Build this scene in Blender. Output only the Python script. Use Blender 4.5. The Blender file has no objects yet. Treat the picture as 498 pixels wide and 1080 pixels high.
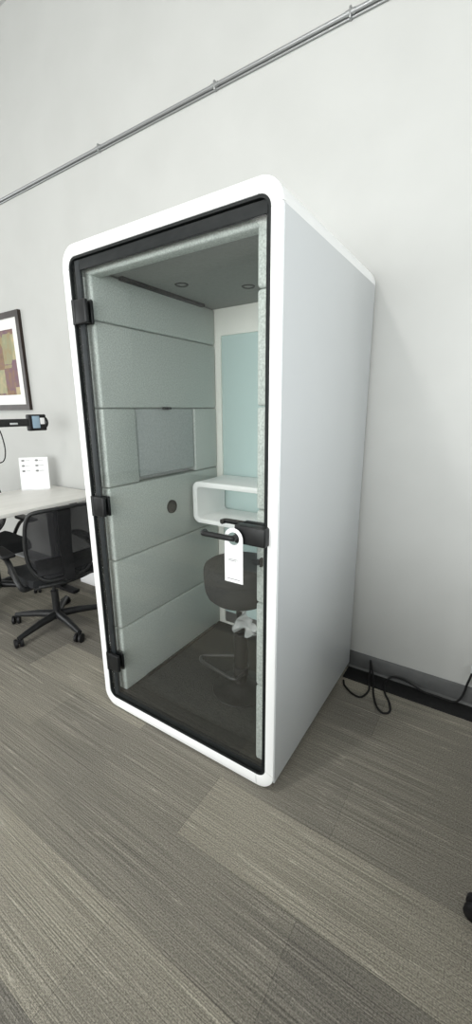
import bpy, bmesh, math, random
from mathutils import Vector, Matrix
random.seed(4)
PI = math.pi
S = bpy.context.scene
C = S.collection

# ------------------------------------------------------------------ materials
def mat(name, col=(.8, .8, .8), rough=.5, metal=0, spec=.5, coat=0):
    m = bpy.data.materials.new(name); m.use_nodes = True
    b = m.node_tree.nodes['Principled BSDF']
    b.inputs['Base Color'].default_value = (*col, 1)
    b.inputs['Roughness'].default_value = rough
    b.inputs['Metallic'].default_value = metal
    b.inputs['Specular IOR Level'].default_value = spec
    b.inputs['Coat Weight'].default_value = coat
    return m

def N(m, typ, **kw):
    n = m.node_tree.nodes.new(typ)
    for k, v in kw.items():
        setattr(n, k, v)
    return n

def L(m, a, b):
    m.node_tree.links.new(a, b)

def noise_mat(name, c1, c2, scale=40, rough=.8, bump=.0, stretch=(1, 1, 1), lo=.35, hi=.65, detail=4, spec=.3, dist=.01):
    m = mat(name, c1, rough, spec=spec)
    b = m.node_tree.nodes['Principled BSDF']
    tc = N(m, 'ShaderNodeTexCoord'); mp = N(m, 'ShaderNodeMapping'); mp.inputs['Scale'].default_value = stretch
    nz = N(m, 'ShaderNodeTexNoise'); nz.inputs['Scale'].default_value = scale; nz.inputs['Detail'].default_value = detail
    L(m, tc.outputs['Object'], mp.inputs['Vector']); L(m, mp.outputs['Vector'], nz.inputs['Vector'])
    r = N(m, 'ShaderNodeValToRGB'); r.color_ramp.elements[0].position = lo; r.color_ramp.elements[1].position = hi
    r.color_ramp.elements[0].color = (*c1, 1); r.color_ramp.elements[1].color = (*c2, 1)
    L(m, nz.outputs['Fac'], r.inputs['Fac']); L(m, r.outputs['Color'], b.inputs['Base Color'])
    if bump:
        bp = N(m, 'ShaderNodeBump'); bp.inputs['Strength'].default_value = bump; bp.inputs['Distance'].default_value = dist
        L(m, nz.outputs['Fac'], bp.inputs['Height']); L(m, bp.outputs['Normal'], b.inputs['Normal'])
    return m

def glass_mat(name, tint, boost=1.0, haze=0.0, rough=0.0):
    m = bpy.data.materials.new(name); m.use_nodes = True
    nt = m.node_tree; nt.nodes.clear()
    out = N(m, 'ShaderNodeOutputMaterial'); mx = N(m, 'ShaderNodeMixShader')
    tr = N(m, 'ShaderNodeBsdfTransparent'); tr.inputs['Color'].default_value = (*tint, 1)
    gl = N(m, 'ShaderNodeBsdfGlossy'); gl.inputs['Roughness'].default_value = rough
    ge = N(m, 'ShaderNodeNewGeometry'); io = N(m, 'ShaderNodeMix')
    io.inputs[2].default_value = 1.5; io.inputs[3].default_value = 1 / 1.5
    L(m, ge.outputs['Backfacing'], io.inputs[0])
    fr = N(m, 'ShaderNodeFresnel'); L(m, io.outputs[0], fr.inputs['IOR'])
    mu = N(m, 'ShaderNodeMath', operation='MULTIPLY'); mu.use_clamp = True; mu.inputs[1].default_value = boost
    L(m, fr.outputs[0], mu.inputs[0])
    L(m, mu.outputs[0], mx.inputs[0]); L(m, tr.outputs[0], mx.inputs[1]); L(m, gl.outputs[0], mx.inputs[2])
    L(m, mx.outputs[0], out.inputs['Surface'])
    return m

def cloth_see_through(name, col, opacity):
    m = mat(name, col, .7)
    nt = m.node_tree; b = nt.nodes['Principled BSDF']; out = nt.nodes['Material Output']
    mx = N(m, 'ShaderNodeMixShader'); tr = N(m, 'ShaderNodeBsdfTransparent')
    tc = N(m, 'ShaderNodeTexCoord'); w = N(m, 'ShaderNodeTexWave', bands_direction='Z')
    w.inputs['Scale'].default_value = 60
    w2 = N(m, 'ShaderNodeTexWave', bands_direction='Y'); w2.inputs['Scale'].default_value = 60
    L(m, tc.outputs['Object'], w.inputs['Vector']); L(m, tc.outputs['Object'], w2.inputs['Vector'])
    mm = N(m, 'ShaderNodeMath', operation='MAXIMUM'); L(m, w.outputs['Fac'], mm.inputs[0]); L(m, w2.outputs['Fac'], mm.inputs[1])
    mr = N(m, 'ShaderNodeMapRange'); L(m, mm.outputs[0], mr.inputs[0])
    mr.inputs[1].default_value = 0; mr.inputs[2].default_value = 1
    mr.inputs[3].default_value = opacity - .25; mr.inputs[4].default_value = min(1, opacity + .15)
    L(m, mr.outputs[0], mx.inputs[0]); L(m, tr.outputs[0], mx.inputs[1]); L(m, b.outputs[0], mx.inputs[2])
    L(m, mx.outputs[0], out.inputs['Surface'])
    return m

def carpet_mat(name, ca, cb, w, ln, rot, offx, offy, gap=.0008, streaks=True):
    m = mat(name, ca, .95, spec=.1)
    b = m.node_tree.nodes['Principled BSDF']
    tc = N(m, 'ShaderNodeTexCoord'); mp = N(m, 'ShaderNodeMapping')
    mp.inputs['Rotation'].default_value = (0, 0, rot); mp.inputs['Location'].default_value = (offx, offy, 0)
    L(m, tc.outputs['Object'], mp.inputs['Vector'])
    br = N(m, 'ShaderNodeTexBrick'); br.offset = .5; br.offset_frequency = 2
    br.inputs['Scale'].default_value = 1; br.inputs['Brick Width'].default_value = ln; br.inputs['Row Height'].default_value = w
    br.inputs['Mortar Size'].default_value = gap; br.inputs['Mortar Smooth'].default_value = .1
    br.inputs['Color1'].default_value = (0, 0, 0, 1); br.inputs['Color2'].default_value = (1, 1, 1, 1)
    br.inputs['Mortar'].default_value = (.3, .3, .3, 1)
    L(m, mp.outputs[0], br.inputs['Vector'])
    mix = N(m, 'ShaderNodeMix', data_type='RGBA')
    mix.inputs[6].default_value = (*ca, 1); mix.inputs[7].default_value = (*cb, 1)
    bw = N(m, 'ShaderNodeRGBToBW'); L(m, br.outputs['Color'], bw.inputs[0])
    # slow drift of tone inside a plank, along its length
    mp2 = N(m, 'ShaderNodeMapping'); mp2.inputs['Scale'].default_value = (.9, 2.2, 1); L(m, mp.outputs[0], mp2.inputs['Vector'])
    n0 = N(m, 'ShaderNodeTexNoise'); n0.inputs['Scale'].default_value = 1.3; n0.inputs['Detail'].default_value = 2
    L(m, mp2.outputs[0], n0.inputs['Vector'])
    ad = N(m, 'ShaderNodeMath', operation='MULTIPLY_ADD'); L(m, n0.outputs['Fac'], ad.inputs[0]); ad.inputs[1].default_value = 1.0
    ad.inputs[2].default_value = -.50
    ad2 = N(m, 'ShaderNodeMath', operation='ADD'); ad2.use_clamp = True
    L(m, ad.outputs[0], ad2.inputs[0]); L(m, bw.outputs[0], ad2.inputs[1])
    L(m, ad2.outputs[0], mix.inputs[0])
    # fine ribs running along the plank
    mp3 = N(m, 'ShaderNodeMapping'); mp3.inputs['Scale'].default_value = (.9, 190, 1); L(m, mp.outputs[0], mp3.inputs['Vector'])
    n1 = N(m, 'ShaderNodeTexNoise'); n1.inputs['Scale'].default_value = 1.6; n1.inputs['Detail'].default_value = 3
    L(m, mp3.outputs[0], n1.inputs['Vector'])
    r1 = N(m, 'ShaderNodeMapRange'); L(m, n1.outputs['Fac'], r1.inputs[0])
    r1.inputs[1].default_value = .3; r1.inputs[2].default_value = .7; r1.inputs[3].default_value = .6; r1.inputs[4].default_value = 1.38
    # grain of the loops
    n2 = N(m, 'ShaderNodeTexNoise'); n2.inputs['Scale'].default_value = 210; n2.inputs['Detail'].default_value = 3
    L(m, mp.outputs[0], n2.inputs['Vector'])
    r2 = N(m, 'ShaderNodeMapRange'); L(m, n2.outputs['Fac'], r2.inputs[0])
    r2.inputs[1].default_value = .3; r2.inputs[2].default_value = .7; r2.inputs[3].default_value = .6; r2.inputs[4].default_value = 1.4
    mu = N(m, 'ShaderNodeMath', operation='MULTIPLY'); L(m, r1.outputs[0], mu.inputs[0]); L(m, r2.outputs[0], mu.inputs[1])
    last = mu.outputs[0]
    if streaks:   # sparse pale yarn lines
        mp4 = N(m, 'ShaderNodeMapping'); mp4.inputs['Scale'].default_value = (.55, 22, 1); mp4.inputs['Location'].default_value = (3, 7, 0)
        L(m, mp.outputs[0], mp4.inputs['Vector'])
        n3 = N(m, 'ShaderNodeTexNoise'); n3.inputs['Scale'].default_value = 1.5; n3.inputs['Detail'].default_value = 1
        L(m, mp4.outputs[0], n3.inputs['Vector'])
        a = N(m, 'ShaderNodeMath', operation='SUBTRACT'); L(m, n3.outputs['Fac'], a.inputs[0]); a.inputs[1].default_value = .5
        ab = N(m, 'ShaderNodeMath', operation='ABSOLUTE'); L(m, a.outputs[0], ab.inputs[0])
        r3 = N(m, 'ShaderNodeMapRange'); L(m, ab.outputs[0], r3.inputs[0])
        r3.inputs[1].default_value = 0; r3.inputs[2].default_value = .010; r3.inputs[3].default_value = 1.45; r3.inputs[4].default_value = 1
        mu2 = N(m, 'ShaderNodeMath', operation='MULTIPLY'); L(m, last, mu2.inputs[0]); L(m, r3.outputs[0], mu2.inputs[1])
        last = mu2.outputs[0]
    # seams
    sm = N(m, 'ShaderNodeMapRange'); L(m, br.outputs['Fac'], sm.inputs[0]); sm.inputs[3].default_value = 1; sm.inputs[4].default_value = .6
    mu3 = N(m, 'ShaderNodeMath', operation='MULTIPLY'); L(m, last, mu3.inputs[0]); L(m, sm.outputs[0], mu3.inputs[1])
    vm = N(m, 'ShaderNodeVectorMath', operation='SCALE'); L(m, mix.outputs[2], vm.inputs[0]); L(m, mu3.outputs[0], vm.inputs['Scale'])
    L(m, vm.outputs[0], b.inputs['Base Color'])
    bp = N(m, 'ShaderNodeBump'); bp.inputs['Strength'].default_value = .5; bp.inputs['Distance'].default_value = .004
    L(m, mu.outputs[0], bp.inputs['Height']); L(m, bp.outputs[0], b.inputs['Normal'])
    return m

M = {}
M['wall'] = noise_mat('wall_paint', (.485, .49, .470), (.505, .51, .49), 3, .75, .03, spec=.25)
M['ceil'] = noise_mat('ceiling_paint', (.50, .50, .49), (.52, .52, .51), 3, .8)
M['carpet'] = carpet_mat('carpet_plank', (.165, .155, .134), (.272, .254, .208), .287, .985, 0, -.30 + 12 * .985, .33 - 26 * .287)
M['booth_carpet'] = noise_mat('booth_carpet', (.020, .022, .021), (.045, .048, .045), 160, .95, .5, spec=.1)
M['base'] = noise_mat('vinyl_base', (.085, .087, .086), (.10, .102, .10), 20, .45, spec=.4)
M['black_rubber'] = noise_mat('black_rubber', (.006, .006, .006), (.011, .011, .011), 60, .7)
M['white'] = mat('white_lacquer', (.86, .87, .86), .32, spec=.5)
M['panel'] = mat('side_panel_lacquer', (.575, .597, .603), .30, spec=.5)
M['felt'] = noise_mat('grey_felt', (.42, .455, .43), (.62, .665, .63), 170, .95, .35, spec=.1, dist=.003)
M['felt_smooth'] = noise_mat('grey_felt_board', (.40, .43, .425), (.48, .51, .505), 120, .9, .1, spec=.15)
M['cabin_ceiling'] = noise_mat('cabin_ceiling', (.24, .25, .235), (.27, .28, .265), 60, .85)
M['black'] = noise_mat('black_metal', (.006, .0065, .007), (.010, .011, .011), 30, .42, spec=.35)
M['black_soft'] = noise_mat('black_plastic', (.006, .006, .0065), (.011, .011, .012), 50, .5, spec=.3)
M['gasket'] = noise_mat('dark_gasket', (.006, .008, .008), (.010, .012, .012), 30, .6, spec=.25)
M['door_stile'] = noise_mat('door_stile', (.014, .017, .018), (.02, .024, .026), 30, .5, spec=.3)
M['glass'] = glass_mat('door_glass', (.985, .993, .989), 1.7)
M['back_glass'] = glass_mat('rear_glass', (.95, .99, .985), 1.0)
_m = M['back_glass']; _o = _m.node_tree.nodes['Material Output']; _l = _o.inputs['Surface'].links[0].from_socket
_d = N(_m, 'ShaderNodeBsdfDiffuse'); _d.inputs['Color'].default_value = (.78, .95, .93, 1); _x = N(_m, 'ShaderNodeMixShader'); _x.inputs[0].default_value = .5
L(_m, _l, _x.inputs[1]); L(_m, _d.outputs[0], _x.inputs[2]); L(_m, _x.outputs[0], _o.inputs['Surface'])
M['cream'] = mat('rear_frame_white', (.90, .90, .84), .5)
M['tray'] = mat('desk_white', (.91, .92, .91), .4)
M['stool'] = noise_mat('stool_fabric', (.028, .030, .030), (.05, .052, .052), 200, .95, .3, spec=.1, dist=.002)
M['steel_dark'] = mat('dark_steel', (.10, .10, .10), .35, metal=.8)
M['conduit'] = mat('galvanised_conduit', (.34, .35, .35), .42, metal=.7)
M['paper'] = mat('white_paper', (.88, .88, .88), .6)
M['ink'] = mat('grey_ink', (.22, .22, .22), .7)
M['wood'] = noise_mat('dark_wood_frame', (.018, .012, .010), (.035, .024, .018), 14, .4, 0, (1, 8, 1))
M['matboard'] = mat('mat_board', (.80, .80, .77), .8)
M['desk'] = noise_mat('pale_laminate', (.72, .71, .67), (.80, .79, .75), 5, .4, 0, (2.2, .7, 1), .3, .7)
M['mesh'] = cloth_see_through('chair_mesh', (.016, .016, .018), .62)
M['chair_grey'] = noise_mat('graphite_plastic', (.010, .010, .011), (.017, .018, .018), 50, .42, spec=.4)
M['seat_fabric'] = noise_mat('black_seat_fabric', (.008, .009, .010), (.018, .019, .02), 180, .95, .2)
M['lens'] = mat('pale_blue_panel', (.30, .42, .52), .25)
M['wrap'] = None
def wrap_mat():
    m = mat('clear_wrap', (.70, .72, .71), .25)
    nt = m.node_tree; b = nt.nodes['Principled BSDF']; out = nt.nodes['Material Output']
    mx = N(m, 'ShaderNodeMixShader'); tr = N(m, 'ShaderNodeBsdfTransparent'); mx.inputs[0].default_value = .45
    L(m, tr.outputs[0], mx.inputs[1]); L(m, b.outputs[0], mx.inputs[2]); L(m, mx.outputs[0], out.inputs['Surface'])
    return m
M['wrap'] = wrap_mat()
def art_mat():
    m = mat('art_paint', (.4, .3, .2), .6)
    b = m.node_tree.nodes['Principled BSDF']
    tc = N(m, 'ShaderNodeTexCoord'); mp = N(m, 'ShaderNodeMapping'); mp.inputs['Scale'].default_value = (7, 1, 4.2)
    L(m, tc.outputs['Object'], mp.inputs['Vector'])
    v = N(m, 'ShaderNodeTexVoronoi', distance='CHEBYCHEV'); v.inputs['Scale'].default_value = 1; v.inputs['Randomness'].default_value = .55
    L(m, mp.outputs[0], v.inputs['Vector'])
    bw = N(m, 'ShaderNodeRGBToBW'); L(m, v.outputs['Color'], bw.inputs[0])
    nz = N(m, 'ShaderNodeTexNoise'); nz.inputs['Scale'].default_value = 14; nz.inputs['Detail'].default_value = 5
    L(m, tc.outputs['Object'], nz.inputs['Vector'])
    ad = N(m, 'ShaderNodeMath', operation='MULTIPLY_ADD'); L(m, nz.outputs['Fac'], ad.inputs[0]); ad.inputs[1].default_value = .5
    sb = N(m, 'ShaderNodeMath', operation='SUBTRACT'); L(m, bw.outputs[0], sb.inputs[0]); sb.inputs[1].default_value = .25
    L(m, sb.outputs[0], ad.inputs[2])
    r = N(m, 'ShaderNodeValToRGB'); cr = r.color_ramp
    cols = [(.05, .03, .02), (.20, .11, .05), (.13, .06, .09), (.26, .20, .09), (.24, .25, .14), (.42, .33, .18)]
    cr.elements[0].position = .15; cr.elements[0].color = (*cols[0], 1)
    cr.elements[1].position = .95; cr.elements[1].color = (*cols[-1], 1)
    for i, c in enumerate(cols[1:-1]):
        e = cr.elements.new(.30 + .16 * i); e.color = (*c, 1)
    L(m, ad.outputs[0], r.inputs['Fac']); L(m, r.outputs[0], b.inputs['Base Color'])
    return m
M['art'] = art_mat()

# ------------------------------------------------------------------ mesh helpers
def obj(name, bm, m, parent=None, smooth=True, angle=38):
    bmesh.ops.recalc_face_normals(bm, faces=bm.faces)
    me = bpy.data.meshes.new(name); bm.to_mesh(me); bm.free()
    o = bpy.data.objects.new(name, me); C.objects.link(o)
    me.materials.append(M[m] if isinstance(m, str) else m)
    if smooth:
        for p in me.polygons: p.use_smooth = True
        me.set_sharp_from_angle(angle=math.radians(angle))
    if parent: o.parent = parent
    return o

def thing(name, label, cat, loc=(0, 0, 0), rotz=0, group=None):
    o = bpy.data.objects.new(name, None); C.objects.link(o)
    o.empty_display_size = .1
    o.location = loc; o.rotation_euler = (0, 0, rotz); o['label'] = label; o['category'] = cat
    if group: o['group'] = group
    return o

def tag(o, label, cat, group=None):
    o['label'] = label; o['category'] = cat
    if group: o['group'] = group
    return o

def struct(name, bm, m, parent=None):
    o = obj(name, bm, m, parent)
    if not parent: o['kind'] = 'structure'
    return o

def recenter(o):
    """move the object's origin to the base of its own mesh"""
    vs = [v.co for v in o.data.vertices]
    c = Vector((sum(v.x for v in vs) / len(vs), sum(v.y for v in vs) / len(vs), min(v.z for v in vs)))
    o.data.transform(Matrix.Translation(-c)); o.location = c
    return o

def B(): return bmesh.new()

def box(bm, x0, x1, y0, y1, z0, z1, bev=0, seg=2, M4=None):
    r = bmesh.ops.create_cube(bm, size=1)
    vs = r['verts']
    for v in vs:
        v.co = Vector(((x0 + x1) / 2 + v.co.x * (x1 - x0), (y0 + y1) / 2 + v.co.y * (y1 - y0), (z0 + z1) / 2 + v.co.z * (z1 - z0)))
    if bev:
        es = list({e for v in vs for e in v.link_edges})
        g = bmesh.ops.bevel(bm, geom=es, offset=bev, segments=seg, affect='EDGES', profile=.5)
        vs = list({v for f in g['faces'] for v in f.verts} | {v for v in vs if v.is_valid})
    if M4 is not None:
        vs = list({v for v in vs if v.is_valid})
        bmesh.ops.transform(bm, matrix=M4, verts=vs)
    return bm

def rrect(x0, x1, z0, z1, r, seg=8):
    """closed rounded rectangle outline, counter-clockwise"""
    pts = []
    for cx, cz, a0 in ((x1 - r, z0 + r, -90), (x1 - r, z1 - r, 0), (x0 + r, z1 - r, 90), (x0 + r, z0 + r, 180)):
        for i in range(seg + 1):
            a = math.radians(a0 + 90 * i / seg)
            pts.append((cx + r * math.cos(a), cz + r * math.sin(a)))
    return pts

def ring_y(bm, outer, inner, y0, y1, bev=0):
    """ring between two outlines of equal length in XZ, extruded along Y; outer front rim may be eased"""
    n = len(outer)
    def loop(pts, y): return [bm.verts.new((x, y, z)) for x, z in pts]
    loops = []
    if bev:
        def shrink(pts, d):
            cx = sum(p[0] for p in pts) / n; cz = sum(p[1] for p in pts) / n
            out = []
            for i, pnt in enumerate(pts):
                a = Vector(pts[i - 1]); b = Vector(pts[(i + 1) % n]); t = (b - a).normalized()
                out.append((pnt[0] - t.y * d, pnt[1] + t.x * d))
            return out
        loops = [loop(outer, y1), loop(outer, y0 + bev), loop(shrink(outer, bev * .3), y0 + bev * .3), loop(shrink(outer, bev), y0),
                 loop(shrink(inner, -bev), y0), loop(shrink(inner, -bev * .3), y0 + bev * .3), loop(inner, y0 + bev), loop(inner, y1)]
    else:
        loops = [loop(outer, y1), loop(outer, y0), loop(inner, y0), loop(inner, y1)]
    k = len(loops)
    for j in range(k):
        a = loops[j]; b = loops[(j + 1) % k]
        for i in range(n):
            bm.faces.new((a[i], a[(i + 1) % n], b[(i + 1) % n], b[i]))
    return bm

def prism(bm, pts, axis, a, b):
    """filled outline extruded; axis 'y': pts are (x,z); 'z': (x,y); 'x': (y,z)"""
    def P(p, t):
        return {'y': (p[0], t, p[1]), 'z': (p[0], p[1], t), 'x': (t, p[0], p[1])}[axis]
    v0 = [bm.verts.new(P(p, a)) for p in pts]; v1 = [bm.verts.new(P(p, b)) for p in pts]
    n = len(pts)
    bm.faces.new(v0); bm.faces.new(v1)
    for i in range(n):
        bm.faces.new((v0[i], v0[(i + 1) % n], v1[(i + 1) % n], v1[i]))
    return bm

def frame_of(t):
    t = t.normalized(); u = Vector((0, 0, 1)) if abs(t.z) < .9 else Vector((1, 0, 0))
    a = t.cross(u).normalized(); return a, a.cross(t).normalized()

def tube(bm, pts, r, seg=10, closed=False, flat=None):
    """swept tube through points; r a number or one per point; flat=(w,h) makes it an oval in the frame"""
    pts = [Vector(p) for p in pts]; n = len(pts); rings = []
    a, b = frame_of(pts[1] - pts[0])
    for i, p in enumerate(pts):
        if closed: t = pts[(i + 1) % n] - pts[i - 1]
        else: t = pts[min(i + 1, n - 1)] - pts[max(i - 1, 0)]
        t.normalize()
        a = (a - t * a.dot(t)).normalized(); b = t.cross(a).normalized()
        ri = r[i] if isinstance(r, (list, tuple)) else r
        fw, fh = flat or (1, 1)
        rings.append([bm.verts.new(p + a * math.cos(2 * PI * k / seg) * ri * fw + b * math.sin(2 * PI * k / seg) * ri * fh) for k in range(seg)])
    m = n if closed else n - 1
    for i in range(m):
        A = rings[i]; D = rings[(i + 1) % n]
        for k in range(seg):
            bm.faces.new((A[k], A[(k + 1) % seg], D[(k + 1) % seg], D[k]))
    if not closed:
        bm.faces.new(rings[0]); bm.faces.new(rings[-1][::-1])
    return bm

def smooth_path(pts, k=6, closed=False):
    """Catmull-Rom through points"""
    P = [Vector(p) for p in pts]; n = len(P); out = []
    rng = n if closed else n - 1
    for i in range(rng):
        p0 = P[(i - 1) % n] if closed or i > 0 else P[0]
        p1 = P[i]; p2 = P[(i + 1) % n]
        p3 = P[(i + 2) % n] if closed or i + 2 < n else P[-1]
        for j in range(k):
            t = j / k
            out.append(.5 * ((2 * p1) + (p2 - p0) * t + (2 * p0 - 5 * p1 + 4 * p2 - p3) * t * t + (3 * p1 - p0 - 3 * p2 + p3) * t ** 3))
    if not closed: out.append(P[-1])
    return out

def lathe(bm, prof, c=(0, 0, 0), seg=32):
    """profile [(r,z)] about the Z axis through c"""
    rings = []
    for r, z in prof:
        if r < 1e-5: rings.append([bm.verts.new((c[0], c[1], c[2] + z))])
        else: rings.append([bm.verts.new((c[0] + r * math.cos(2 * PI * k / seg), c[1] + r * math.sin(2 * PI * k / seg), c[2] + z)) for k in range(seg)])
    for A, D in zip(rings, rings[1:]):
        for k in range(seg):
            k2 = (k + 1) % seg
            if len(A) == 1 and len(D) > 1: bm.faces.new((A[0], D[k2], D[k]))
            elif len(D) == 1 and len(A) > 1: bm.faces.new((A[k], A[k2], D[0]))
            elif len(A) > 1: bm.faces.new((A[k], A[k2], D[k2], D[k]))
    if len(rings[0]) > 1: bm.faces.new(rings[0][::-1])
    if len(rings[-1]) > 1: bm.faces.new(rings[-1])
    return bm

def sheet(bm, fn, nu, nv, th):
    """thick sheet: fn(u,v) -> point, solidified by th along the local normal"""
    g = [[Vector(fn(i / nu, j / nv)) for j in range(nv + 1)] for i in range(nu + 1)]
    nr = []
    for i in range(nu + 1):
        row = []
        for j in range(nv + 1):
            du = g[min(i + 1, nu)][j] - g[max(i - 1, 0)][j]; dv = g[i][min(j + 1, nv)] - g[i][max(j - 1, 0)]
            row.append(du.cross(dv).normalized())
        nr.append(row)
    top = [[bm.verts.new(g[i][j] + nr[i][j] * th / 2) for j in range(nv + 1)] for i in range(nu + 1)]
    bot = [[bm.verts.new(g[i][j] - nr[i][j] * th / 2) for j in range(nv + 1)] for i in range(nu + 1)]
    for i in range(nu):
        for j in range(nv):
            bm.faces.new((top[i][j], top[i + 1][j], top[i + 1][j + 1], top[i][j + 1]))
            bm.faces.new((bot[i][j], bot[i][j + 1], bot[i + 1][j + 1], bot[i + 1][j]))
    rim = [(i, 0) for i in range(nu)] + [(nu, j) for j in range(nv)] + [(i, nv) for i in range(nu, 0, -1)] + [(0, j) for j in range(nv, 0, -1)]
    for q in range(len(rim)):
        a = rim[q]; b = rim[(q + 1) % len(rim)]
        bm.faces.new((top[a[0]][a[1]], bot[a[0]][a[1]], bot[b[0]][b[1]], top[b[0]][b[1]]))
    return bm

# ------------------------------------------------------------------ the room
YW = 1.03                      # face of the painted wall behind the booth
X0, X1, Y0, ZC = -6.5, 4.6, -6.5, 4.4
struct('floor', box(B(), X0 - .1, X1 + .1, Y0 - .1, YW + .1, -.1, 0), 'carpet')
struct('ceiling', box(B(), X0 - .1, X1 + .1, Y0 - .1, YW + .1, ZC, ZC + .1), 'ceil')
struct('wall_back', box(B(), X0, X1, YW, YW + .1, 0, ZC), 'wall')
struct('wall_left', box(B(), X0 - .1, X0, Y0, YW, 0, ZC), 'wall')
struct('wall_right', box(B(), X1, X1 + .1, Y0, YW, 0, ZC), 'wall')
struct('wall_front', box(B(), X0, X1, Y0 - .1, Y0, 0, ZC), 'wall')
bm = B(); prism(bm, [(YW + .001, 0), (YW - .022, 0), (YW - .019, .006), (YW - .008, .014), (YW - .007, .104), (YW - .004, .108), (YW + .001, .108)], 'x', X0, X1)
struct('baseboard_back', bm, 'base')
struct('trim_1', box(B(), 1.02, X1, YW - .135, YW - .023, 0, .008, .002), 'black_rubber')

# ------------------------------------------------------------------ phone booth
W, D, H = 1.026, .985, 2.2
booth = thing('phone_booth', 'tall white rounded office phone booth with a glass door and grey felt lining', 'phone booth')
FR, RO = .037, .078
outer = rrect(0, W, .008, H, RO, 10); inner = rrect(FR, W - FR - .003, .058, H - .045, RO - FR, 10)
bm = B(); ring_y(bm, outer, inner, .018, D, 0)
obj('shell', bm, 'white', booth)
# front rim of straight and corner pieces with hair-thin joints
n = len(outer); seg = 10
def rim_piece(idx_o, close):
    pass
bm = B()
def rim(bm, O, I, y0, y1, e):
    k = len(O)
    def off(P, Q, d):
        return [(Vector(p) + (Vector(q) - Vector(p)).normalized() * d) for p, q in zip(P, Q)]
    rows = [([Vector(p) for p in O], y1), ([Vector(p) for p in O], y0 + e), (off(O, I, e * .3), y0 + e * .3), (off(O, I, e), y0),
            (off(I, O, e), y0), (off(I, O, e * .3), y0 + e * .3), ([Vector(p) for p in I], y0 + e), ([Vector(p) for p in I], y1)]
    vv = [[bm.verts.new((p[0], y, p[1])) for p in r] for r, y in rows]
    for a, b in zip(vv, vv[1:] + vv[:1]):
        for i in range(k - 1):
            bm.faces.new((a[i], a[i + 1], b[i + 1], b[i]))
    bm.faces.new([r[0] for r in vv]); bm.faces.new([r[-1] for r in vv][::-1])
def lerp2(a, b, t): return (a[0] + (b[0] - a[0]) * t, a[1] + (b[1] - a[1]) * t)
for c in range(4):
    s = c * (seg + 1)
    O = outer[s:s + seg + 1]; I = inner[s:s + seg + 1]
    rim(bm, O, I, 0, .019, .004)                      # corner
    o1 = outer[s + seg]; o2 = outer[(s + seg + 1) % n]; i1 = inner[s + seg]; i2 = inner[(s + seg + 1) % n]
    lo = math.dist(o1, o2); li = math.dist(i1, i2); g = .0018
    rim(bm, [lerp2(o1, o2, g / lo), lerp2(o1, o2, 1 - g / lo)], [lerp2(i1, i2, g / li), lerp2(i1, i2, 1 - g / li)], 0, .019, .004)
obj('front_rim', bm, 'white', booth)
# outer side panels with a fine groove to the shell
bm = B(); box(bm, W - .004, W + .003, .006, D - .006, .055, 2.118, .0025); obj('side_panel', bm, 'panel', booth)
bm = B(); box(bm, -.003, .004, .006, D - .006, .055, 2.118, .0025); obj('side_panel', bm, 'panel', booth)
for fx in (.12, W - .12):
    for fy in (.12, D - .12): obj('foot_pad', lathe(B(), [(.02, 0), (.024, .002), (.024, .009)], (fx, fy, 0), 16), 'black_soft', booth)
# seal between rim and door
so = rrect(FR - .001, W - FR - .002, .057, H - .044, RO - FR, 10); si = rrect(FR + .008, W - FR - .012, .068, H - .054, RO - FR - .008, 10)
bm = B(); ring_y(bm, so, si, .004, .03); obj('door_seal', bm, 'gasket', booth)
# jamb behind the seal on the hinge side and head
bm = B()
box(bm, FR + .0, .060, .03, .045, .058, H - .045, 0)
box(bm, FR + .0, W - FR - .003, .03, .045, H - .075, H - .045, 0)
box(bm, FR, W - FR - .003, .03, .045, .058, .075, 0)
obj('door_jamb', bm, 'gasket', booth)

# door: glass leaf with black printed border, hinges and handle
door = obj('door', box(B(), FR + .012, W - FR - .016, .012, .020, .072, H - .058, .001, 1), 'glass', booth)
bm = B()
x0, x1, z0, z1 = FR + .030, W - FR - .017, .073, H - .059
box(bm, x0, x0 + .030, .009, .024, z0, z1, .002)                  # hinge stile
bmx = obj('door_stile', bm, 'door_stile', door)
bm = B(); box(bm, x0 + .03, x1, .009, .024, z1 - .038, z1, .002); obj('door_top_rail', bm, 'gasket', door)
bm = B(); box(bm, x0 + .03, x1, .009, .024, z0, z0 + .022, .002)
obj('door_bottom_rail', bm, 'gasket', door)
bm = B(); box(bm, x1 - .005, x1 + .001, .010, .022, z0 + .02, z1 - .038, .001); obj('door_edge_seal', bm, 'gasket', door)
for zc in (1.945, 1.112, .283):
    bm = B()
    box(bm, .052, .135, -.012, .008, zc - .047, zc + .047, .006, 3)
    tube(bm, [(.060, -.004, zc - .047), (.060, -.004, zc + .047)], .012, 14)
    obj('hinge', bm, 'black', door)
    bm = B(); box(bm, .070, .135, .021, .034, zc - .047, zc + .047, .005, 3); obj('hinge', bm, 'black', door)
# lock case, outside and inside
bm = B(); box(bm, .868, .994, -.032, .011, 1.078, 1.147, .006, 3); obj('lock_case', bm, 'black', door)
bm = B(); box(bm, .872, .985, .021, .050, 1.078, 1.147, .006, 3); obj('lock_case', bm, 'black', door)
def lever(ys, ye, xt, name, zc):
    bm = B()
    tube(bm, [(.884, ys, zc), (.884, ye, zc)], .011, 14)
    s = 1 if ye > ys else -1
    p = smooth_path([(.884, ye - s * .004, zc), (.876, ye, zc), (.85, ye, zc), (.80, ye, zc), (xt + .012, ye, zc), (xt, ye - s * .004, zc), (xt - .004, ye - s * .022, zc)], 4)
    tube(bm, p, .0105, 12)
    obj(name, bm, 'black', door)
lever(-.03, -.066, .752, 'door_lever', 1.106)
lever(.045, .085, .752, 'door_lever', 1.118)

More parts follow.
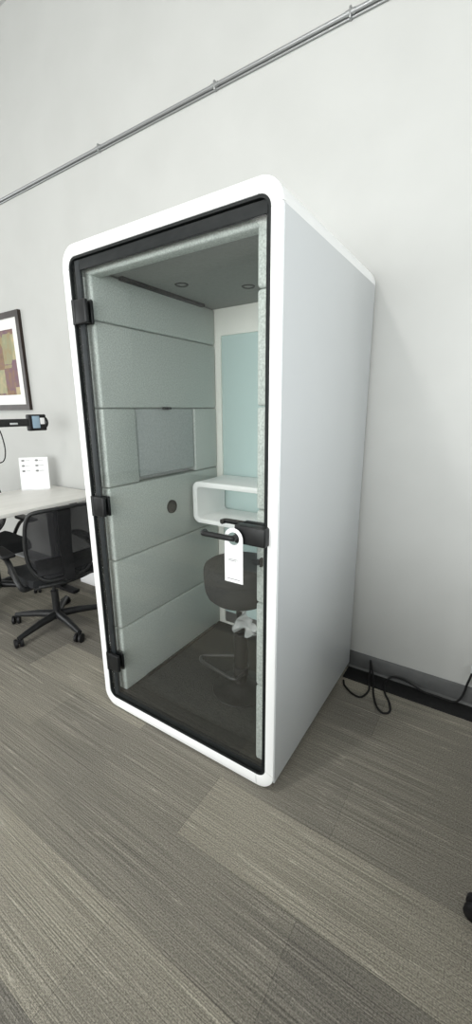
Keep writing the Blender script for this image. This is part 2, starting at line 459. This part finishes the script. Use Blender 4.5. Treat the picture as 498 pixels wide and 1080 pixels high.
# felt lining
rows = [.082, .45, .82, 1.19, 1.555, 1.92, 2.118]
for a, b in zip(rows, rows[1:]):
    if abs(a - 1.19) < .01:
        for y0, y1, xi, zz in ((.05, .250, .112, a), (.256, .700, .106, a + .022), (.706, .925, .112, a)):
            bm = B(); box(bm, .038, xi, y0, y1, zz + .0015, b - .0015, .009, 3)
            obj('wall_panel', bm, 'felt_smooth' if xi < .11 else 'felt', booth)
    else:
        bm = B(); box(bm, .038, .112, .05, .925, a + .0015, b - .0015, .011, 3); obj('wall_panel', bm, 'felt', booth)
    bm = B(); box(bm, .912, .984, .05, .925, a + .0015, b - .0015, .011, 3); obj('wall_panel', bm, 'felt', booth)
bm = B(); box(bm, .038, .984, .046, .105, 2.092, 2.153, .010, 3); obj('header_panel', bm, 'felt', booth)
bm = B(); box(bm, .045, .980, .106, .93, 2.120, 2.150, .002); obj('cabin_ceiling', bm, 'cabin_ceiling', booth)
for cx, cy in ((.270, .445), (.515, .650)):
    bm = B(); lathe(bm, [(0, .010), (.020, .009), (.022, .003), (.024, -.003), (.030, -.004), (.033, 0), (.033, .012)], (cx, cy, 2.12), 28)
    o = obj('downlight', bm, 'black_soft', booth)
bm = B(); box(bm, .113, .138, .20, .80, 2.106, 2.121, .001); obj('air_slot', bm, 'black_soft', booth)
bm = B(); box(bm, .045, .983, .045, .93, .058, .078, .002); obj('cabin_carpet', bm, 'booth_carpet', booth)
bm = B(); box(bm, .112, .124, .20, .86, .078, .096, .002); obj('floor_dark_strip', bm, 'black_soft', booth)  # black strip along the foot of the left wall panels
# threshold
bm = B(); box(bm, FR + .012, W - FR - .014, .025, .050, .058, .088, .003); box(bm, FR + .02, W - FR - .02, .050, .115, .07, .084, .003)
obj('threshold', bm, 'gasket', booth)
# cable grommet and hook on the felt
def disc_x(bm, x, y, z, r, t, k=28):
    m4 = Matrix.Translation((x, y, z)) @ Matrix.Rotation(PI / 2, 4, 'Y')
    b2 = bmesh.new(); lathe(b2, [(0, t * .5), (r * .72, t * .5), (r * .78, t), (r * .95, t), (r, 0), (r, -.002)], (0, 0, 0), k)
    bmesh.ops.transform(b2, matrix=m4, verts=b2.verts)
    me = bpy.data.meshes.new('t'); b2.to_mesh(me); b2.free(); bm.from_mesh(me); bpy.data.meshes.remove(me)
    return bm
obj('cable_grommet', disc_x(B(), .112, .475, 1.016, .039, .007), 'black_soft', booth)
bm = B(); box(bm, .108, .128, .440, .495, 1.549, 1.561, .003); tube(bm, [(.126, .467, 1.555), (.134, .467, 1.551), (.137, .467, 1.560)], .004, 8)
obj('coat_hook', bm, 'black_soft', booth)
# rear frame and glass
bo = [(p, q) for p, q in rrect(.045, .981, .079, 2.119, .004, 8)]; bi = rrect(.150, .874, .092, 1.972, .012, 8)
bm = B(); ring_y(bm, bo, bi, .928, .962); obj('rear_frame', bm, 'cream', booth)
obj('rear_glass', box(B(), .150, .874, .940, .948, .092, 1.972, 0), 'back_glass', booth)
bm = B(); box(bm, .152, .872, .934, .9395, .092, .168, .002); obj('rear_kick_panel', bm, 'base', booth)
# white looped desk across the back
lo_ = rrect(.132, .905, .890, 1.140, .045, 8); li_ = rrect(.165, .872, .918, 1.108, .020, 8)
bm = B(); ring_y(bm, lo_, li_, .640, .926, .004); obj('looped_desk', bm, 'tray', booth)
bm = B(); box(bm, .934, .944, .035, .052, .975, 1.01, .003); box(bm, .905, .935, .030, .048, .982, 1.002, .004); obj('strike_plate', bm, 'black_soft', booth)

# ------------------------------------------------------------------ stool inside
SX, SY, SZ = .615, .405, .078
st = thing('bar_stool', 'dark grey upholstered swivel stool with black column, inside the glass booth', 'stool', (SX, SY, SZ))
bm = B(); lathe(bm, [(.150, 0), (.155, .003), (.153, .008), (.10, .014), (.075, .026), (.055, .04), (.036, .05), (0, .05)], (0, 0, 0), 40); obj('base_plate', bm, 'black', st)
bm = B(); lathe(bm, [(.036, .03), (.036, .33), (.032, .335), (.032, .34), (.023, .342), (.023, .53)], (0, 0, 0), 24); obj('column', bm, 'black', st)
bm = B()
fp = smooth_path([(.035, -.03, .122), (.03, -.085, .122), (.0, -.098, .122), (-.10, -.085, .122), (-.205, -.066, .122), (-.238, -.045, .122), (-.235, -.015, .122), (-.15, .04, .122), (-.06, .09, .122), (-.03, .09, .122), (-.01, .03, .122)], 6)
tube(bm, fp, .0085, 10); lathe(bm, [(.034, .10), (.043, .102), (.043, .142), (.034, .144)], (0, 0, 0), 24)
obj('footrest', bm, 'steel_dark', st)
# deep upholstered drum seat with a softly rounded underside and a stitched top
bm = B(); lathe(bm, [(0, .512), (.06, .513), (.105, .520), (.140, .534), (.165, .556), (.178, .585), (.183, .625), (.184, .660)], (0, 0, 0), 56); obj('seat_shell', bm, 'stool', st, angle=60)
bm = B(); lathe(bm, [(0, .655), (.180, .655), (.1835, .662), (.185, .675), (.184, .700), (.178, .716), (.165, .725), (.13, .730), (.06, .732), (0, .732)], (0, 0, 0), 56); obj('seat_cushion', bm, 'stool', st, angle=60)
bm = B(); tube(bm, [(.02, .01, .505), (.15, .03, .500), (.17, .034, .498)], .005, 8); obj('height_lever', bm, 'black_soft', st)

# plastic wrap hanging under the seat
def wrapf(u, v):
    x = .645 + .125 * u + .014 * math.sin(v * 7 + u * 5) - .035 * v * (1 - u)
    z = .575 - .125 * v + .02 * math.sin(u * 6) + .045 * u * v
    y = .345 - .04 * u + .018 * math.sin(u * 11 + v * 4) + .010 * math.sin(v * 13)
    return (x, y, z)
bm = B(); sheet(bm, wrapf, 18, 14, .0015)
tag(recenter(obj('plastic_wrap', bm, 'wrap')), 'crumpled clear plastic wrap hanging below the stool seat inside the booth', 'plastic wrap')

# door hanger on the outer lever
hy = -.045
def hanger():
    cx, wd, zt, zb = .874, .078, 1.138, .930
    r = wd / 2
    pts_o = [(cx + r * math.cos(a), zt - r + r * math.sin(a)) for a in [PI * k / 16 for k in range(17)]] + [(cx - r, zb + .004), (cx - r + .004, zb), (cx + r - .004, zb), (cx + r, zb + .004)]
    hr = .0240; hc = (cx, zt - r)
    # outline with the hook hole cut as a keyhole: stitch outer and inner fans
    bm = B()
    k = 32
    inn = [(hc[0] + hr * math.cos(2 * PI * i / k), hc[1] + hr * math.sin(2 * PI * i / k)) for i in range(k)]
    out = []
    for i in range(k):
        a = 2 * PI * i / k; dx, dz = math.cos(a), math.sin(a)
        if dz >= 0: out.append((hc[0] + r * dx, hc[1] + r * dz))
        else:
            t = min(r / abs(dx) if abs(dx) > 1e-6 else 9, r / abs(dz)); out.append((hc[0] + t * dx, hc[1] + t * dz))
    fr = hy; bk = hy + .0015
    layers = []
    for y in (fr, bk):
        vi = [bm.verts.new((x, y, z)) for x, z in inn]; vo = [bm.verts.new((x, y, z)) for x, z in out]
        for i in range(k): bm.faces.new((vi[i], vi[(i + 1) % k], vo[(i + 1) % k], vo[i]))
        layers.append((vi, vo))
    for i in range(k):
        for q in (0, 1): bm.faces.new((layers[0][q][i], layers[0][q][(i + 1) % k], layers[1][q][(i + 1) % k], layers[1][q][i]))
    box(bm, cx - r, cx + r, fr, bk, zb, hc[1] - r)
    return bm
hang = thing('door_hanger', 'white hole-punched card tag hanging on the black door lever of the booth', 'tag', (.874, hy, .930))
o = obj('card', hanger(), 'paper', hang); o.data.transform(Matrix.Translation((-.874, -hy, -.930)))
for zz, a, b in ((.0885, -.022, .018), (.083, -.022, .010), (.012, -.030, .026)):
    obj('print_line', box(B(), a, b, -.0008, .0, zz, zz + .0026), 'ink', hang)

# ------------------------------------------------------------------ conduit on the wall
zc = 3.253; yc = YW - .014
cd = thing('conduit', 'galvanised electrical conduit running along the upper wall above the booth', 'conduit', (-1.2, YW - .001, zc))
ox, oy = -1.2, YW - .001
bm = B(); tube(bm, [(-4.8, yc - oy, 0), (4.5, yc - oy, 0)], .0092, 14); obj('pipe', bm, 'conduit', cd)
bm = B(); tube(bm, [(-4.8, YW - .007 - oy, -.0155), (4.5, YW - .007 - oy, -.0155)], .0052, 10); obj('thin_pipe', bm, 'conduit', cd)
for x in (-2.35, -.879, .082, .827, 1.9):
    bm = B(); tube(bm, [(x - ox - .022, yc - oy, 0), (x - ox + .022, yc - oy, 0)], .0115, 14); box(bm, x - ox - .005, x - ox + .005, yc - .0115 - oy, 0, -.023, .020, .002)
    obj('pipe_strap', bm, 'conduit', cd)

# ------------------------------------------------------------------ framed picture
px0, px1, pz0, pz1 = -2.76, -2.068, 1.560, 2.415
pic = thing('framed_picture', 'abstract brown and ochre print in dark wood frame on the wall above the desk', 'picture', ((px0 + px1) / 2, YW, pz0))
ox = (px0 + px1) / 2; hw = (px1 - px0) / 2; hh = pz1 - pz0
def rect_ring(bm, hw, z0, z1, w, y0, y1, prof):
    O = [(-hw, z0), (hw, z0), (hw, z1), (-hw, z1)]; I = [(-hw + w, z0 + w), (hw - w, z0 + w), (hw - w, z1 - w), (-hw + w, z1 - w)]
    return ring_y(bm, O, I, y0, y1, prof)
obj('frame', rect_ring(B(), hw, 0, hh, .050, -.030, -.001, 0), 'wood', pic)
obj('mat_board', rect_ring(B(), hw - .045, .045, hh - .045, .095, -.016, -.010, 0), 'matboard', pic)
obj('art_print', box(B(), -hw + .13, hw - .13, -.010, -.006, .13, hh - .13), 'art', pic)
obj('backing', box(B(), -hw + .03, hw - .03, -.006, -.001, .03, hh - .03), 'wood', pic)

# ------------------------------------------------------------------ desk
dz = .870; dx0, dx1, dy0, dy1 = -1.925, -1.135, -.95, 1.0
dk = thing('office_desk', 'long pale laminate desk with its end against the wall left of the booth', 'desk', ((dx0 + dx1) / 2, .02, 0))
cx, cy = (dx0 + dx1) / 2, .02
bm = B(); box(bm, dx0 - cx, dx1 - cx, dy0 - cy, dy1 - cy, dz - .028, dz, .003); obj('desktop', bm, 'desk', dk)
for ly in (-.72, .74):
    bm = B(); box(bm, -.045, .045, ly - .03, ly + .03, .03, dz - .05, .004); box(bm, -.032, .032, ly - .02, ly + .02, .3, dz - .05, .004)
    box(bm, -.30, .22, ly - .035, ly + .035, .006, .034, .006); box(bm, -.32, .32, ly - .03, ly + .03, dz - .055, dz - .028, .003)
    for fx in (-.27, .19): lathe(bm, [(.018, 0), (.02, .002), (.02, .008)], (fx, ly, 0), 12)
    obj('leg', bm, 'black_soft', dk)
bm = B(); box(bm, -.05, .05, -.70, .72, dz - .06, dz - .03, .003); obj('crossbar', bm, 'black_soft', dk)

# paper notice in a clear stand on the desk
cdz = dz
card = thing('notice_card', 'white notice card with six small pictures standing on the desk end', 'card', (-1.795, .80, cdz), math.radians(48))
tilt = Matrix.Rotation(math.radians(-9), 4, 'X')
def tb(bm, *a, **k): return box(bm, *a, M4=tilt, **k)
bm = B(); tb(bm, -.117, .117, -.0015, .0015, .004, .285); obj('sheet', bm, 'paper', card)
bm = B(); box(bm, -.112, .112, -.03, .05, 0, .003); obj('stand_foot', bm, 'paper', card)
bm = B()
for r in range(3):
    for c in range(2):
        x = -.085 + .110 * c; z = .258 - .046 * r; bm = B()
        b2 = bmesh.new(); lathe(b2, [(0, 0), (.013, 0), (.013, .001), (0, .001)], (0, 0, 0), 10)
        bmesh.ops.scale(b2, vec=(1.1, .7, 1), verts=b2.verts)
        bmesh.ops.transform(b2, matrix=tilt @ Matrix.Translation((x, -.0012, z)) @ Matrix.Rotation(PI / 2, 4, 'X'), verts=b2.verts)
        me = bpy.data.meshes.new('t'); b2.to_mesh(me); b2.free(); bm.from_mesh(me); bpy.data.meshes.remove(me)
        tb(bm, x + .018, x + .055, -.0022, -.0010, z - .001, z + .002)
        obj('printed_picture', bm, 'ink', card)

# monitor rail with a small device at its end
arm = thing('desk_rail_arm', 'black horizontal arm ending in a small box with a pale blue face above the desk', 'arm', (-1.53, -.10, dz))
bm = B(); lathe(bm, [(.05, 0), (.052, .004), (.05, .012), (.02, .016)], (0, 0, 0), 24); tube(bm, [(0, 0, .01), (0, 0, .60)], .017, 16); obj('post', bm, 'black', arm)
bm = B(); box(bm, -.015, .015, -.02, .76, .562, .620, .004); obj('rail', bm, 'chair_grey', arm)
bm = B(); box(bm, .015, .020, .60, .66, .578, .592, .002); obj('rail_label', bm, 'panel', arm)
hd = obj('device_head', box(B(), -.030, .022, .752, .898, .524, .652, .010, 3), 'black_soft', arm)
bm = B(); box(bm, .0215, .0245, .776, .838, .545, .640, .002); obj('device_screen', bm, 'lens', hd)
bm = B(); box(bm, .0215, .026, .842, .880, .575, .625, .003); obj('device_badge', bm, 'paper', hd)
bm = B(); tube(bm, smooth_path([(-.02, .890, .63), (-.01, .912, .62), (.0, .918, .588), (-.01, .912, .555), (-.02, .89, .545)], 4), .008, 8); obj('device_grip', bm, 'black', hd)
bm = B(); tube(bm, smooth_path([(.0, .515, .57), (.0, .535, .50), (.0, .545, .40), (.0, .530, .325), (.0, .49, .30), (.0, .40, .32), (0, .30, .45), (0, .2, .57)], 6), .0045, 8); obj('hanging_cable', bm, 'black_soft', arm)

# ------------------------------------------------------------------ mesh office chair
def make_chair(label, loc, rot, base_rot):
    t = thing('office_chair', label, 'chair', loc, rot)
    br = base_rot
    bm = B(); lathe(bm, [(.026, .062), (.038, .066), (.040, .105), (.030, .118), (.030, .12)], (0, 0, 0), 24)
    for k in range(5):
        a = br + 2 * PI * k / 5; c, s = math.cos(a), math.sin(a)
        tube(bm, [(.02 * c, .02 * s, .092), (.15 * c, .15 * s, .088), (.27 * c, .27 * s, .074), (.33 * c, .33 * s, .066)], [.034, .029, .023, .019], 10, flat=(.9, .9))
    obj('star_base', bm, 'chair_grey', t)
    for k in range(5):
        a = br + 2 * PI * k / 5; c, s = math.cos(a), math.sin(a); q = a + 1.1 + k
        dx, dy = math.cos(q), math.sin(q); px, py = .33 * c, .33 * s
        bm = B()
        for sg in (-1, 1):
            ax = Vector((-dy, dx, 0)) * sg
            p = Vector((px - dx * .012, py - dy * .012, .0315))
            tube(bm, [p + ax * .006, p + ax * .010, p + ax * .024, p + ax * .028], [.026, .0315, .0315, .026], 18)
        tube(bm, [(px, py, .035), (px, py, .072)], .008, 10)
        box(bm, px - .014, px + .014, py - .014, py + .014, .036, .060, .004)
        obj('caster', bm, 'black_soft', t)
    bm = B(); tube(bm, [(0, 0, .11), (0, 0, .28)], .026, 20); tube(bm, [(0, 0, .28), (0, 0, .40)], .015, 16); obj('gas_column', bm, 'chair_grey', t)
    bm = B(); box(bm, -.10, .17, -.075, .075, .385, .428, .014, 3); tube(bm, [(-.03, -.08, .405), (-.03, -.2, .405)], .006, 8); obj('tilt_mechanism', bm, 'black_soft', t)
    def seat(u, v):
        x = -.245 + .475 * u; y = -.235 + .47 * v
        e = max(0, abs(2 * v - 1) - .55) / .45; w = 1 - .10 * (abs(2 * u - 1) ** 4)
        fall = .035 * (max(0, .22 - u) / .22) ** 2
        return (x + .01 * (1 - abs(2 * v - 1)), y * w, .452 - fall + .012 * e * e - .010 * math.sin(PI * u))
    bm = B(); sheet(bm, seat, 16, 16, .045); obj('seat', bm, 'seat_fabric', t, angle=70)
    bm = B(); box(bm, -.20, .235, -.205, .205, .420, .434, .006); 
    tube(bm, smooth_path([(.10, -.225, .437), (.20, -.205, .434), (.245, -.12, .432), (.262, 0, .430), (.245, .12, .432), (.20, .205, .434), (.10, .225, .437)], 6), .013, 10)
    obj('seat_pan', bm, 'chair_grey', t)
    # curved back
    def bx(v, z):                     # depth of the back surface at side v (-1..1), height z
        return .262 + .055 * ((z - .5) / .45) ** 2 * .9 - .050 * v * v + (.02 if z < .55 else 0) * (.55 - z) / .1
    zb, zt = .485, .940
    def ow(z):                        # half width
        f = (z - zb) / (zt - zb); return .200 + .030 * math.sin(PI * min(1, f * .9 + .1))
    path = []
    hwT, hwB = ow(zt) - .02, ow(zb) - .045
    def P(y, z): return (bx(y / .23, z), y, z)
    pts = []
    for y in (-.12, 0, .12): pts.append(P(y, zb - .02 * (1 - (y / .2) ** 2)))
    pts += [P(.175, zb + .025), P(.215, zb + .10), P(.228, .70), P(.222, .83), P(.205, zt - .03), P(.165, zt), P(0, zt + .008), P(-.165, zt), P(-.205, zt - .03), P(-.222, .83), P(-.228, .70), P(-.215, zb + .10), P(-.175, zb + .025)]
    bm = B(); tube(bm, smooth_path(pts, 5, True), .0125, 10, True); obj('back_frame', bm, 'chair_grey', t)
    def back(u, v):
        z = zb + .0 + (zt - zb) * u
        f = 2 * v - 1
        if z < zb + .10: w = .165 + .05 * math.sin((z - zb) / .10 * PI / 2)
        elif z > zt - .04: w = .222 - .045 * ((z - (zt - .04)) / .04) ** 2
        else: w = .222
        return P(f * w, z)
    bm = B(); sheet(bm, back, 18, 14, .003); obj('back_mesh', bm, 'mesh', t, angle=70)
    # lumbar pad and spine behind the mesh
    def lum(u, v): 
        q = P((2 * v - 1) * .185, .515 + .105 * u); return (q[0] + .012, q[1], q[2])
    bm = B(); sheet(bm, lum, 6, 12, .010); obj('lumbar_pad', bm, 'black_soft', t, angle=70)
    def spine(u, v):
        z = .46 + .475 * u; q = P((2 * v - 1) * (.036 + .006 * u), z); return (q[0] + .026 - .014 * u, q[1], z)
    bm = B(); sheet(bm, spine, 14, 4, .014); tube(bm, [(.12, 0, .415), (.22, 0, .425), (.292, 0, .47)], [.03, .028, .022], 12); obj('spine', bm, 'black_soft', t, angle=70)
    for s in (-1, 1):
        bm = B(); tube(bm, smooth_path([(.16, s * .19, .425), (.19, s * .262, .435), (.16, s * .285, .50), (.07, s * .285, .575), (-.03, s * .280, .615)], 6), .014, 10, flat=(1, 1.3))
        ar = obj('armrest', bm, 'chair_grey', t)
        bm = B(); box(bm, -.19, .07, s * .280 - .042, s * .280 + .042, .618, .644, .011, 3); obj('arm_pad', bm, 'black_soft', ar)
    return t
def dup(root, label, loc, rot):
    r = root.copy(); C.objects.link(r); r.location = loc; r.rotation_euler = (0, 0, rot); r['label'] = label
    for ch in [o for o in bpy.data.objects if o.parent == root]:
        c = ch.copy(); C.objects.link(c); c.parent = r
        for g in [o for o in bpy.data.objects if o.parent == ch]:
            d = g.copy(); C.objects.link(d); d.parent = c
    return r
ch = make_chair('black mesh-back office chair tucked under the desk, nearest the booth', (-.965, .355, 0), math.radians(-10), math.radians(-81 + 10))
bpy.context.view_layer.update()
dup(ch, 'black office chair on the far side of the desk, mostly hidden at the left edge', (-1.88, .40, 0), math.radians(176))
dup(ch, 'black office chair mostly outside the picture, one caster showing at the right edge', (2.09, -.065, 0), math.radians(100))
# ------------------------------------------------------------------ white carton by the wall
bm = B(); box(bm, -1.50, -1.22, .94, 1.015, 0, .22, .003); 
tag(recenter(obj('storage_box', bm, 'paper')), 'white box on the floor by the wall, between desk chair and booth', 'box')

# ------------------------------------------------------------------ power cord
cord = thing('power_cord', 'black power cord looping on the carpet from the booth to the wall', 'power cord', (1.25, .85, 0))
pts = [(1.036, .862, .006), (1.045, .84, .006), (1.06, .815, .006), (1.115, .775, .006), (1.165, .775, .006), (1.185, .85, .010), (1.160, .94, .014), (1.150, 1.003, .055), (1.146, 1.006, .092),
       (1.155, 1.0, .06), (1.185, .95, .016), (1.205, .865, .006), (1.232, .79, .006), (1.262, .735, .006), (1.298, .714, .006), (1.322, .745, .006), (1.305, .81, .006),
       (1.262, .885, .008), (1.250, .965, .016), (1.275, 1.0, .032), (1.33, 1.0, .040), (1.39, .995, .030), (1.45, .990, .013), (1.53, .990, .013), (1.600, .990, .016), (1.630, .998, .06), (1.645, 1.0, .14), (1.662, 1.012, .215)]
bm = B(); tube(bm, smooth_path([(a - 1.25, b - .85, c) for a, b, c in pts], 6), .0055, 8); obj('cable', bm, 'black_rubber', cord)
bm = B(); box(bm, .400, .428, .150, .178, .205, .245, .005); obj('plug', bm, 'panel', cord)
ot = thing('wall_outlet', 'white wall outlet plate at the right edge above the baseboard', 'outlet', (1.70, YW, .21))
obj('plate', box(B(), -.036, .036, -.006, 0, -.0, .115, .002), 'paper', ot)
bm = B(); box(bm, -.017, .017, -.009, -.005, .012, .050, .003); box(bm, -.017, .017, -.009, -.005, .064, .102, .003); obj('socket', bm, 'panel', ot)

# ------------------------------------------------------------------ unseen low cabinet, added to shade the right floor
cb = thing('shade_cabinet', 'long grey cabinet added out of view behind the camera to shade the floor', 'cabinet', (2.4, -1.56, 0))
obj('body', box(B(), -1.3, 1.3, -.22, .22, .06, 1.15, .004), 'panel', cb)
obj('plinth', box(B(), -1.27, 1.27, -.19, .19, 0, .06), 'black_soft', cb)
obj('top', box(B(), -1.31, 1.31, -.23, .23, 1.15, 1.175, .004), 'desk', cb)
for q in range(4):
    dr = obj('door', box(B(), -1.29 + .648 * q, -.654 + .648 * q, .221, .240, .08, 1.135, .003), 'panel', cb)
    obj('handle', box(B(), -.70 + .648 * q, -.688 + .648 * q, .240, .262, .60, .75, .003), 'black', dr)

dv = thing('shade_screen', 'grey felt screen added out of view on the right to shade the floor', 'divider', (2.60, -.25, 0))  # unseen screen, added to keep light from the right off the floor
obj('screen', box(B(), -.022, .022, -.95, .95, .05, .80, .01, 3), 'felt_smooth', dv)
for fy in (-.7, .7): obj('foot', box(B(), -.12, .12, fy - .03, fy + .03, 0, .055, .005), 'black_soft', dv)

# ------------------------------------------------------------------ light
def area(name, loc, target, sx, sy, power, col=(1, .98, .95)):
    l = bpy.data.lights.new(name, 'AREA'); l.shape = 'RECTANGLE'; l.size = sx; l.size_y = sy; l.energy = power; l.color = col
    o = bpy.data.objects.new(name, l); C.objects.link(o); o.location = loc
    d = Vector(target) - Vector(loc); o.rotation_euler = d.to_track_quat('-Z', 'Y').to_euler()
    return o
area('ceiling_lamp', (-.1, -2.1, 4.3), (-.1, -2.0, 0), .3, .3, 50)
area('ceiling_lamp', (-3.8, -1.6, 4.3), (-3.8, -1.6, 0), 1.4, 1.4, 20)
area('ceiling_lamp', (3.2, -1.8, 4.3), (3.2, -1.8, 0), 1.4, 1.4, 10)
area('ceiling_lamp', (1.6, -4.8, 4.3), (1.6, -4.8, 0), 1.4, 1.4, 6)
area('ceiling_lamp', (-1.2, -4.8, 4.3), (-1.2, -4.8, 0), 1.4, 1.4, 6)
area('window_fill', (.9, -6.35, 1.8), (.9, 0, 1.6), 6.2, 2.8, 440, (.97, .99, 1))  # unseen window, added to light the booth interior from the front
area('window_fill', (-6.4, -2.4, 2.0), (0, -2.4, 1.8), 4.0, 2.6, 140, (.95, .98, 1))
area('window_fill', (4.5, -2.2, 2.0), (0, -2.2, 1.8), 3.4, 2.6, 98, (.92, .96, 1))  # unseen fill, added to brighten the booth side and lower right wall
w = bpy.data.worlds.new('world'); w.use_nodes = True; S.world = w
w.node_tree.nodes['Background'].inputs[0].default_value = (.8, .85, .9, 1); w.node_tree.nodes['Background'].inputs[1].default_value = .3

# ------------------------------------------------------------------ camera
f, yaw, pitch, roll = 424.074, -.578441, -.249071, -.008825
cd_ = bpy.data.cameras.new('camera'); cam = bpy.data.objects.new('camera', cd_); C.objects.link(cam); S.camera = cam
fw = Vector((math.sin(yaw) * math.cos(pitch), math.cos(yaw) * math.cos(pitch), math.sin(pitch)))
r_ = fw.cross(Vector((0, 0, 1))).normalized(); u_ = r_.cross(fw)
c_, s_ = math.cos(roll), math.sin(roll)
rr = r_ * c_ + u_ * s_; uu = -r_ * s_ + u_ * c_
mw = Matrix((rr, uu, -fw)).transposed().to_4x4(); mw.translation = (1.62957, -1.18344, 1.54468)
cam.matrix_world = mw
cd_.sensor_fit = 'VERTICAL'; cd_.sensor_height = 24; cd_.sensor_width = 24; cd_.lens = 24 * f / 1080
cd_.clip_start = .02
S.view_settings.view_transform = 'Standard'; S.view_settings.look = 'None'; S.view_settings.gamma = 1
S.view_settings.use_curve_mapping = False; S.view_settings.exposure = 0
